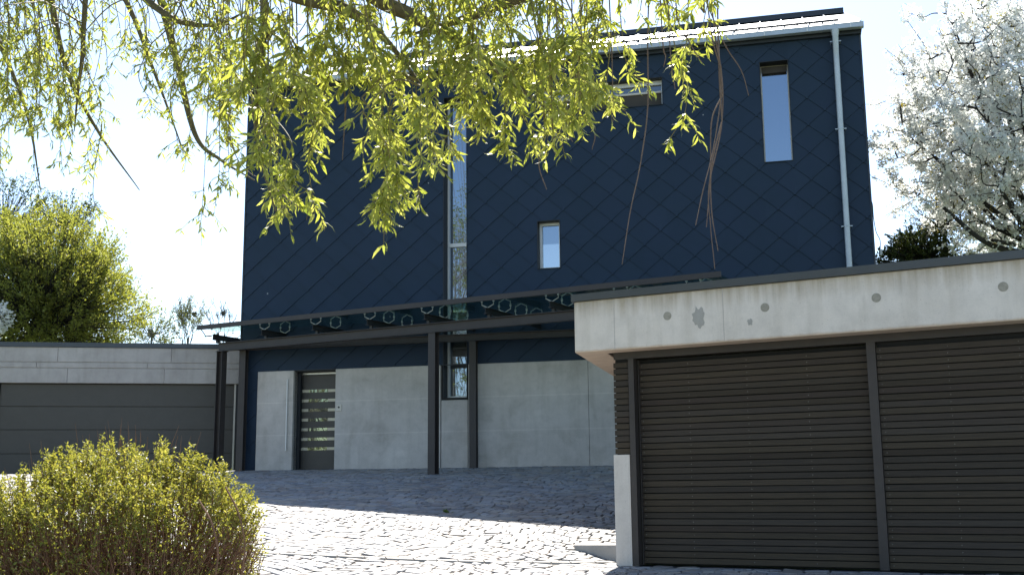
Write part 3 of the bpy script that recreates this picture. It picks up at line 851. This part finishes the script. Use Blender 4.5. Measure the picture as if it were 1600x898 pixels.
def strand(px, pyend, Y, pytop, lean, dens, llen, side=True):
    end = at(px, pyend, Y + rng.normal() * .15)
    top = at(px - lean, pytop, Y + rng.normal() * .3)
    mid = top * .55 + end * .45 + np.array([rng.normal() * .05 + (end[0] - top[0]) * .22, 0, .02])
    mid2 = top * .2 + end * .8 + np.array([rng.normal() * .04 + (end[0] - top[0]) * .10, rng.normal() * .04, 0])
    P = curve([top, mid, mid2, end], 7)
    twigs.tube(P, list(np.linspace(.0045, .0016, len(P))), 4)
    # tie the strand to the nearest limb
    j = np.argmin(((LP - top) ** 2).sum(1) + 3 * np.maximum(0, top[2] - LP[:, 2]) ** 2); q = LP[j]
    if np.linalg.norm(q - top) > .02:
        c = curve([q, q * .5 + top * .5 + np.array([0, 0, .10]), top], 4); twigs.tube(c, list(np.linspace(.007, .0045, len(c))), 4)
    # clumpy leaf cover
    ph = rng.random() * 6.28; fq = rng.uniform(6, 14)
    for i in range(len(P) - 1):
        s = i / (len(P) - 1)
        k = .15 + 1.25 * max(0, math.sin(fq * s + ph)) + .7 * (s > .82)
        if P[i][2] > 4.15 + .1 * (Y - 6.2) * 4.2: k *= .45
        add_leaves(P[i:i + 2], dens * k, llen)
        if side and rng.random() < .75 * k:
            a = P[i]; o_ = rng.normal(size=3); o_[2] = -abs(o_[2]) * .5
            ln = rng.uniform(.05, .16)
            b = a + unit(o_) * ln * .7 + np.array([0, 0, -.25 * ln]); c = b + unit(o_ + np.array([0, 0, -1.6])) * ln * .7
            Q = [a, b, c]; twigs.tube(Q, [.003, .0022, .0014], 3)
            add_leaves(Q, dens * 1.1, llen * .95)
NEAR = [(400, 250, 40, 6), (430, 335, 26, 4), (465, 338, 22, 5), (497, 334, 12, 4), (520, 180, 55, 7), (562, 215, 40, 6), (587, 312, 26, 6), (620, 322, 22, 6), (643, 318, 18, 5),
        (668, 235, 30, 6), (693, 238, 22, 4), (735, 195, 35, 7), (720, 165, 50, 8), (786, 242, 4, 1), (770, 150, 45, 7), (830, 145, 45, 9), (855, 218, 22, 8), (885, 210, 20, 6), (903, 160, 14, 3),
        (938, 168, 12, 2), (960, 163, 14, 3), (985, 128, 14, 2), (1072, 188, 11, 3), (1045, 30, 24, 3), (1093, 55, 20, 4), (1020, 22, 26, 3), (955, 75, 26, 3), (480, 125, 60, 9), (440, 160, 45, 8),
        (640, 120, 80, 13), (560, 105, 80, 11), (800, 85, 80, 13), (720, 70, 80, 11), (880, 80, 60, 11), (385, 140, 40, 7), (500, 60, 90, 10), (850, 40, 70, 9), (640, 50, 100, 10), (935, 30, 30, 2)]
MID = [(235, 185, 16, 2), (250, 90, 36, 5), (282, 238, 14, 4), (300, 160, 34, 6), (314, 358, 3, 1), (330, 205, 20, 5), (345, 302, 8, 2), (360, 300, 6, 2), (366, 225, 14, 4), (320, 90, 55, 8), (390, 120, 30, 6), (350, 60, 40, 5)]
FAR = [(12, 285, 14, 2), (40, 205, 30, 7), (20, 185, 40, 9), (62, 315, 6, 1), (82, 200, 26, 5), (112, 212, 24, 5), (148, 262, 8, 2), (140, 190, 24, 4), (95, 265, 10, 2), (165, 112, 18, 2), (175, 65, 26, 3), (30, 100, 55, 10), (95, 100, 55, 7), (20, 60, 40, 6), (150, 330, 4, 1)]
for lst, Yc, dn_, ll in ((NEAR, 6.2, 58, .086), (MID, 8.1, 40, .075), (FAR, 9.1, 40, .075)):
    for (x, ye, w, n) in lst:
        for i in range(max(1, int(round(n * (.54 if Yc < 7 else 1.1))))):
            px = x + rng.uniform(-1, 1) * w
            e = ye - (0 if i == 0 else abs(rng.normal()) * .22 * (ye + 60))
            e = max(e, -10)
            tp = -60 - rng.random() * 90 if rng.random() < .5 else max(-60, e - rng.uniform(110, 200))
            strand(px, e, Yc + rng.uniform(-.5, .5), tp, rng.uniform(-15, 70) * (1 if x < 900 else .4), dn_, ll)
# bare brown twigs hanging in front of the wall
BARE = [[(1015, -40), (1012, 60), (1012, 170), (1000, 260), (985, 330), (972, 413)], [(1108, -30), (1118, 60), (1128, 130), (1115, 230), (1098, 300), (1087, 352)],
        [(1100, -40), (1113, 60), (1128, 120), (1127, 200), (1108, 290), (1110, 350), (1117, 420)], [(1128, 190), (1112, 260), (1112, 330), (1122, 392)], [(1128, 150), (1112, 190), (1110, 270), (1104, 355)],
        [(1090, -30), (1130, 65), (1158, 110), (1170, 150)], [(900, 120), (908, 175), (929, 208), (925, 234)], [(850, 170), (850, 222), (842, 258), (854, 296)], [(862, 160), (865, 222), (868, 242)], [(885, 170), (886, 205), (895, 222)],
        [(950, -40), (955, 60), (957, 120), (958, 190)], [(1030, -30), (1036, 70), (1040, 88), (1037, 105)], [(1042, -30), (1048, 90), (1055, 140)], [(1062, 40), (1085, 80), (1098, 100)],
        [(395, 180), (408, 210), (425, 280), (432, 336)], [(425, 290), (455, 315), (470, 325)], [(470, 180), (500, 190), (487, 225)], [(540, 170), (538, 200), (535, 250)], [(360, 220), (372, 250), (390, 270), (400, 276)]]
for k, pl in enumerate(BARE):
    Y = 6.3 + .05 * (k % 5)
    if k == len(BARE) - 1: Y = 8.2
    bare = MB(); P = curve([at(x, y, Y + .03 * i) for i, (x, y) in enumerate(pl)], 6); bare.tube(P, list(np.linspace(.0048, .0022, len(P))), 5)
    if pl[0][1] > -20: 
        q = at(pl[0][0] - 8, -60, Y); c = curve([q, at(pl[0][0] - 5, pl[0][1] * .5, Y), P[0]], 5); bare.tube(c, .0045, 4)
    bare.build('bare_twig', M['twig_brown'], willow, smooth=True)
wood.build('trunk', M['bark_willow'], willow, smooth=True)
twigs.build('twigs', M['willow_twig'], willow)
leaves.build('foliage', M['willow'], willow)

# --- clipped bush in the foreground --------------------------------------
BX, BY = -2.72, 8.0
bz = gz(BX, BY)
bush = empty('rounded_bush', Frame((BX, BY, bz), 0), 'large rounded bush with bare brown stems and yellow green leaves on top', 'bush')
stems = MB(); fol = MB()
def dome(th, ph, r=1.0):
    """point of the bush's outer shape, ph from the top down"""
    lump = 1 + .035 * math.sin(3 * th + 1) + .03 * math.sin(5 * th + 2 * ph)
    hr = 1.05 * math.sin(ph) ** 1.0 * lump
    return np.array([BX + r * hr * math.cos(th), BY + r * hr * .95 * math.sin(th), bz + .56 + r * (.80 * math.cos(ph)) * (1.0 if math.cos(ph) > 0 else .75) * lump])
LPs = []; LDs = []
for i in range(1150):
    th = rng.uniform(0, 2 * math.pi); ph = math.acos(rng.uniform(-.35, 1.0))
    e = dome(th, ph, rng.uniform(.84, .95))
    rb_ = math.sqrt(rng.random()) * .66
    b0 = np.array([BX + rb_ * math.cos(th + rng.normal() * .5), BY + rb_ * math.sin(th + rng.normal() * .5), bz - .02])
    m1 = b0 * .5 + e * .5 + jit(.05); m1[:2] = m1[:2] * .8 + e[:2] * .2
    P = curve([b0, m1, e], 4)
    stems.tube(P, list(np.linspace(.0075, .0022, len(P))), 3)
    for k in range(3):
        s = rng.integers(3, len(P) - 1); a = P[s]; d = unit(unit(P[s + 1] - P[s]) + jit(.45)); ln = rng.uniform(.06, .15)
        tip = a + d * ln; stems.tube([a, a + d * ln * .5 + jit(.01), tip], [.0028, .002, .0012], 3)
        rr = math.cos(ph)
        LPs.append((a, tip, rr))
    LPs.append((P[-3], e + unit(e - P[-3]) * .05, math.cos(ph)))
P_ = []; D_ = []
for a, t, rr in LPs:
    hgt = (t[2] - bz) / 1.55
    p = .10 + 1.15 * sstep(.44, .78, hgt)
    cl = .5 + .5 * math.sin(t[0] * 7 + 1.3) * math.sin(t[2] * 8 + t[1] * 5)
    n = rng.poisson(46 * p * (.55 + .8 * cl))
    for _ in range(n):
        s = rng.random() ** .6; P_.append(a + (t - a) * s + jit(.006)); D_.append(unit(t - a) * .5 + unit(rng.normal(size=3)))
L = rng.uniform(.013, .034, len(P_)); leafset(fol, P_, D_, L, L * .46, .3, 1)
for i in range(60):      # thin bare shoots above the outline
    th = rng.uniform(0, 6.28); ph = rng.uniform(0, 1.15); a = dome(th, ph, .92); d = unit(np.array([0, 0, 1.]) + (a - np.array([BX, BY, bz + .6])) * .4 + jit(.12)); ln = rng.uniform(.08, .22)
    stems.tube([a, a + d * ln * .6, a + d * ln], [.0025, .002, .001], 3)
for pl in ([(352, 760), (372, 800), (382, 850), (378, 898)], [(310, 780), (330, 815), (340, 860), (337, 898)]):   # two arching pale canes on the near side
    P = curve([at(x, y, 7.1) for x, y in pl], 6); stems.tube(P, .006, 5)
stems.build('stems', M['stem_red'], bush); fol.build('foliage', M['bush_leaf'], bush)

# --- generic branching ------------------------------------------------------
def grow(mb, p, d, length, r, depth, tips, bend=.25, up=.0, split=(2, 3), ang=.55, shrink=.72, sides=6, minr=.004):
    n = 4; P = [p]; q = p.copy(); dd_ = unit(d)
    for i in range(n):
        dd_ = unit(dd_ + jit(bend / n) + np.array([0, 0, up / n])); q = q + dd_ * length / n; P.append(q)
    r1 = max(minr, r * .62)
    mb.tube(P, list(np.linspace(r, r1, len(P))), sides if r > .02 else 4)
    tips.append((P, depth))
    if depth <= 0: return
    k = int(rng.integers(split[0], split[1] + 1))
    for i in range(k):
        s = n if i == 0 else int(rng.integers(2, n + 1))
        nd = unit(dd_ + unit(np.cross(dd_, rng.normal(size=3))) * ang * rng.uniform(.5, 1.3))
        grow(mb, P[s], nd, length * shrink * rng.uniform(.8, 1.2), max(minr, r1 * rng.uniform(.6, .85)), depth - 1, tips, bend, up, split, ang, shrink, sides, minr)

# --- cherry in blossom -------------------------------------------------------
cb = at(1650, 520, 26.0); cb[2] = gz(cb[0], cb[1])
cherry = empty('cherry_tree', Frame(cb, 0), 'cherry tree covered in white blossom rising behind the slatted garage', 'tree')
wd = MB(); bl = MB(); yl = MB(); tips = []
fork = at(1650, 400, 26.0)
wd.tube(curve([cb - (0, 0, .2), (cb + fork) / 2 + (.1, 0, 0), fork], 4), list(np.linspace(.24, .18, 9)), 10)
targets = [(1560, 290, 25), (1530, 345, 26), (1520, 200, 26.5), (1560, 110, 26), (1620, 60, 25.5), (1690, 60, 26), (1760, 150, 26), (1790, 270, 26.5), (1600, 200, 24.6), (1640, 180, 27.4), (1500, 280, 27), (1580, 330, 24.5), (1700, 210, 24.6), (1740, 340, 25.5), (1700, 130, 27.5), (1475, 325, 25.2), (1460, 245, 26), (1510, 95, 25.6), (1550, 375, 25.4), (1600, 340, 26.5)]
for (x, y, Y) in targets:
    e = at(x, y, Y); d = e - fork
    m1 = fork + d * .5 + jit(.12) + np.array([0, 0, -.12]); P = curve([fork, m1, e], 5)
    wd.tube(P, list(np.linspace(.085, .04, len(P))), 7); tips.append((P[4:], 4))
LC = [p for P, d in tips for p in P[1:]]
cc = at(1615, 195, 26.0); RR = np.array([3.35, 2.6, 3.25])
for i in range(820):
    d = unit(rng.normal(size=3)); k = 1 + .10 * math.sin(5 * d[0] + 2) * math.sin(6 * d[2]) + rng.normal() * .05
    e = cc + d * RR * k * (.30 + .70 * rng.random() ** .55)
    if e[2] < 3.6: continue
    A_ = np.array(LC); j = np.argmin(((A_ - e) ** 2).sum(1) * rng.uniform(.8, 1.25, len(A_)) + .6 * np.maximum(0, A_[:, 2] - e[2]) ** 2 + .12 * (np.linalg.norm(A_ - fork, axis=1) > np.linalg.norm(e - fork))); q = A_[j]
    dirn = unit(unit(e - q) + d * .5 + np.array([0, 0, .25]) + jit(.25))
    m1 = q * .5 + e * .5 + jit(.10); tip = e + dirn * rng.uniform(.3, .75)
    P = curve([q, m1, e, tip], 4); wd.tube(P, list(np.linspace(.022, .006, len(P))), 4); tips.append((P[5:], 1)); LC += P[3:11:2]
    for _ in range(2):
        a_ = P[int(rng.integers(6, len(P) - 1))]; Q = [a_, a_ + unit(dirn + jit(.7)) * .22, a_ + unit(dirn + jit(.7)) * .42]; wd.tube(Q, [.009, .007, .004], 3); tips.append((Q, 0))
PP = []; YP = []
for P, dep in tips:
    for i in range(len(P) - 1):
        ln = np.linalg.norm(P[i + 1] - P[i])
        for _ in range(rng.poisson(ln * (12 if dep < 4 else 7))):
            c = P[i] + (P[i + 1] - P[i]) * rng.random() + jit(.06)
            (PP if rng.random() > .085 else YP).append(c)
PP = np.array(PP); print('blossom clusters', len(PP))
# each cluster: a handful of petals round its centre
kk = 9
C = np.repeat(PP, kk, 0) + rng.normal(size=(len(PP) * kk, 3)) * .034
L = rng.uniform(.048, .080, len(C)); leafset(bl, C, rng.normal(size=C.shape), L, L * .85, .35, 1)
YP = np.repeat(np.array(YP), 6, 0); YP = YP + rng.normal(size=YP.shape) * .04
L = rng.uniform(.05, .09, len(YP)); leafset(yl, YP, rng.normal(size=YP.shape) + np.array([0, 0, .6]), L, L * .4, .3, 1)
wd.build('trunk', M['bark_dark'], cherry); bl.build('blossom', M['blossom'], cherry); yl.build('young_leaves', M['young_leaf'], cherry)

# --- crowns made of sprays -----------------------------------------------------
def spray_tree(name, label, cat, base, cen, R, mat, n, lps, llen, lwid, bark, up=.5, fill=.55, tr=.12, trunk_top=None, group=None, spray=.5, sides=4, lump=.18, seed=1):
    r_ = np.random.default_rng(seed)
    base = np.asarray(base, float); cen = np.asarray(cen, float)
    t = empty(name, Frame(base, 0), label, cat, group)
    w = MB(); f = MB()
    w.tube(curve([base - (0, 0, .2), base * .5 + cen * .5 + r_.normal(size=3) * .06, cen], 4), list(np.linspace(tr, tr * .4, 9)), 8)
    P = []; D = []
    pa, pb = r_.random(3) * 6, r_.random(3) * 6
    for i in range(n):
        d = unit(r_.normal(size=3)); 
        k = 1 + lump * math.sin(4 * d[0] + pa[0]) * math.sin(4 * d[2] + pb[0]) + lump * .8 * math.sin(9 * d[0] + pa[1]) * math.sin(8 * d[2] + pb[1] + 3 * d[1])
        rr = k * (fill + (1 - fill) * r_.random() ** .6)
        e = cen + d * np.asarray(R) * rr
        a = cen + (e - cen) * .55 + np.array([0, 0, -.15 * R[2]])
        dirn = unit(d + np.array([0, 0, up]) + r_.normal(size=3) * .25)
        tip = e + dirn * spray * r_.uniform(.5, 1.2)
        w.tube([a, e, tip], [.012, .008, .004], 3)
        if i % 6 == 0: w.tube([cen + r_.normal(size=3) * .1, a * .6 + cen * .4, a], [.05 * tr / .12, .03 * tr / .12, .014], 5)
        m = r_.poisson(lps)
        s = r_.random(m) ** .8
        P.append(e + (tip - e) * s[:, None] + r_.normal(size=(m, 3)) * spray * .09); D.append(dirn * .6 + r_.normal(size=(m, 3)) * .6)
    P = np.concatenate(P); D = np.concatenate(D)
    L = r_.uniform(.6, 1.3, len(P)) * llen; leafset(f, P, D, L, L * lwid, .3, 1)
    w.build('trunk', bark, t); f.build('crown', mat, t)
    return t
def ground_at(p): return np.array([p[0], p[1], 2.1 if p[1] > 24 else gz(p[0], p[1])])
c = at(72, 468, 36); spray_tree('garden_tree', 'broad round tree with yellow green crown behind the left garage', 'tree', ground_at(c), c, (2.6, 2.3, 2.55), M['tree_leaf'], 2300, 26, .11, .42, M['bark_dark'], up=.75, fill=.35, spray=.7, seed=3, lump=.24)
c = at(5, 345, 39); spray_tree('thin_tree', 'sparse dull tree showing above the broad round tree at the left edge', 'tree', ground_at(c), c, (1.7, 1.4, 1.1), M['dull_leaf'], 330, 12, .11, .4, M['bark_dark'], up=.5, spray=.6, seed=4, lump=.3)
c = at(100, 345, 38); spray_tree('leaning_tree', 'small loose tree crown just above the broad round tree', 'tree', ground_at(c), c, (.85, .8, .6), M['dull_leaf'], 130, 12, .11, .4, M['bark_dark'], up=.5, spray=.5, seed=5, lump=.3)
c = at(-17, 500, 33); spray_tree('flowering_shrub', 'white flowering shrub at the left edge behind the left garage', 'shrub', ground_at(c), c, (.5, .5, .55), M['blossom'], 160, 9, .09, .8, M['bark_dark'], spray=.2, seed=6)
c = at(1437, 400, 27.5); spray_tree('evergreen_shrub', 'dark evergreen shrub between the house corner and the blossoming cherry', 'shrub', ground_at(c), c, (.80, .8, .62), M['evergreen'], 520, 16, .09, .45, M['bark_dark'], up=.2, fill=.3, spray=.25, seed=8)
c = at(1475, 350, 27.8); spray_tree('bare_shrub', 'loose brownish shrub above the dark evergreen', 'shrub', ground_at(c), c, (.75, .6, .35), M['dull_leaf'], 150, 7, .07, .4, M['bark_dark'], up=.5, fill=.3, spray=.45, seed=9)
GRP = 'thin far trees beyond the left garage'
c = at(237, 520, 62); t1 = spray_tree('far_tree', 'thin far tree with pale green leaves beyond the left garage', 'tree', ground_at(c), c, (1.0, 1.0, .95), M['far_leaf'], 130, 9, .17, .4, M['bark_grey'], up=.9, spray=.8, seed=11, group=GRP)
def bare_tree(label, px, py, Y, h, seed, leaf=.0, w_=.5, n=3):
    global rng
    keep = rng; rng = np.random.default_rng(seed)
    e = at(px, py, Y); b = ground_at(e)
    t = empty('far_tree', Frame(b, 0), label, 'tree', GRP); w = MB(); f = MB(); tp = []
    st_ = np.array([b[0], b[1], e[2] - h]); w.tube([b - (0, 0, .2), st_], [.14, .10], 6)
    for k in range(n):
        grow(w, st_, np.array([rng.uniform(-w_, w_), rng.uniform(-w_, w_), 1.]), h * .42, .045, 4, tp, .3, .35, (2, 3), .45, .70, 4, .010)
    P = [p for Q, d in tp if d < 3 for p in Q]
    if leaf:
        P = np.array(P); P = np.repeat(P, leaf, 0); P = P + rng.normal(size=P.shape) * .08
        L = rng.uniform(.08, .15, len(P)); leafset(f, P, rng.normal(size=P.shape), L, L * .4, .3, 1); f.build('leaves', M['far_leaf'], t)
    w.build('trunk', M['bark_grey'], t); rng = keep
    return t
bare_tree('far nearly bare tree with a dark nest high in its twigs', 292, 476, 62, 3.0, 21, 1, .5, 5)
bare_tree('far leafless tree showing over the canopy end beside the house', 350, 478, 64, 2.6, 22, 0, .4, 3)
for (x, y, Y, r, lab) in ((303.5, 491, 62, .13, 'dark round nest high in the nearly bare far tree'), (349, 489, 64, .12, 'dark round nest in the leafless far tree nearest the house')):
    p = at(x, y, Y); mb = MB()
    for i in range(70):
        d = unit(rng.normal(size=3)); e = unit(rng.normal(size=3)); a = p + d * r * rng.uniform(.3, .9); mb.tube([a - e * r * .7, a, a + unit(e + jit(.3)) * r * .7], .018, 3)
    o = mb.build('bird_nest', M['nest'], origin=p); tag(o, lab, 'nest', 'nests in the far trees')
# trees across the street, seen mirrored in the windows
for k, (u, off, h, s) in enumerate(((-4.0, 23, 13.5, 31), (-10.5, 23, 8.5, 32), (-6.0, 33, 21, 33))):
    x, y = HOUSE.w((u, -off, 0))[:2]
    c = np.array([x, y, h * .64]); spray_tree('street_tree', ('tall yellow green tree beside the street, mirrored in the stair window', 'low yellow green tree beside the street, mirrored in the door strips', 'tallest tree beyond the street, mirrored at the top of the stair window')[k], 'tree', (x, y, gz(x, y)), c, (2.6, 2.6, h * .34), M['tree_leaf'], 420, 12, .16, .4, M['bark_grey'], up=.5, spray=.9, seed=s, lump=.3, group='trees mirrored in the windows')

# --- grass at the left and a weed in the paving
mb = MB(); P = []; D = []
for i in range(9000):
    y = rng.uniform(9.0, 14.5); x = -3.35 - .25 * (y - 9.4) - rng.random() ** 1.5 * 2.5
    P.append((x, y, gz(x, y) - .035)); D.append((rng.normal() * .35, rng.normal() * .35, 1))
L = rng.uniform(.05, .13, len(P)); leafset(mb, P, D, L, L * .09, .3, 1)
o = mb.build('grass', M['grass'], origin=(-4.5, 11, gz(-4.5, 11))); o['kind'] = 'stuff'; o['label'] = 'short green grass beside the paving at the left'
w0 = at(698, 809, 16.7); w0[2] = gz(w0[0], w0[1])
mb = MB(); P = np.repeat(w0[None, :], 26, 0) + rng.normal(size=(26, 3)) * (.018, .018, .004); D = rng.normal(size=(26, 3)) * (.8, .8, .2) + np.array([0, 0, .7])
L = rng.uniform(.04, .10, 26); leafset(mb, P, D, L, L * .3, .3, 2)
o = mb.build('weed', M['grass'], origin=w0); tag(o, 'tiny green weed growing between the cobbles at the shadow edge', 'weed')
# --- thin cable hanging by the house corner
mb = MB(); cp = [at(x, y, 24.6) for x, y in ((1357, 306), (1363, 318), (1365, 340), (1369, 362), (1375, 375), (1375.5, 390))]
P = curve(cp, 6); mb.tube(P, .010, 5); cable = mb.build('hanging_cable', M['cap_blue'], origin=cp[-1]); tag(cable, 'thin grey cable with a small box hanging by the right house corner', 'cable')
b = cp[-1]; mb = MB(Frame(b, 0)); mb.bbox((-.03, .03), (-.03, .03), (-.13, .0), .008); mb.build('connector_box', M['white_box'], cable)

# ------------------------------------------------------------------ CAMERA, LIGHT, WORLD
cam = bpy.data.cameras.new('camera'); co = bpy.data.objects.new('camera', cam); COL.objects.link(co)
Rm = Matrix((CAM_M[0].tolist(), (-CAM_M[1]).tolist(), (-CAM_M[2]).tolist())).transposed()
co.matrix_world = Matrix.Translation(EYE.tolist()) @ Rm.to_4x4()
cam.sensor_width = 36; cam.lens = CAM_F / 1600 * 36; cam.clip_end = 2000; cam.clip_start = .05
cam.dof.use_dof = True; cam.dof.focus_distance = 20; cam.dof.aperture_fstop = 9
scene.camera = co

EL = 51.5
sd = Vector((0.0, math.cos(rad(EL)), math.sin(rad(EL))))
su = bpy.data.lights.new('sun', 'SUN'); su.energy = 4.3; su.angle = rad(.53); su.color = (1, .955, .88)
so = bpy.data.objects.new('sun', su); COL.objects.link(so); so.rotation_euler = (-sd).to_track_quat('-Z', 'Y').to_euler(); so.location = (0, 40, 60)
w = bpy.data.worlds.new('World'); scene.world = w; w.use_nodes = True
nt = w.node_tree; bg = nt.nodes['Background']
sky = nt.nodes.new('ShaderNodeTexSky'); sky.sky_type = 'NISHITA'; sky.sun_disc = False
sky.sun_elevation = rad(EL); sky.sun_rotation = rad(0); sky.altitude = 300; sky.air_density = 1.0; sky.dust_density = .7; sky.ozone_density = 1.0
nt.links.new(sky.outputs[0], bg.inputs[0]); bg.inputs[1].default_value = .074
vs_ = scene.view_settings; vs_.view_transform = 'Standard'; vs_.look = 'None'; vs_.gamma = 1; vs_.use_curve_mapping = False
vs_.exposure = 1.92
scene.cycles.max_bounces = 8; scene.cycles.transparent_max_bounces = 12
scene.cycles.use_denoising = True
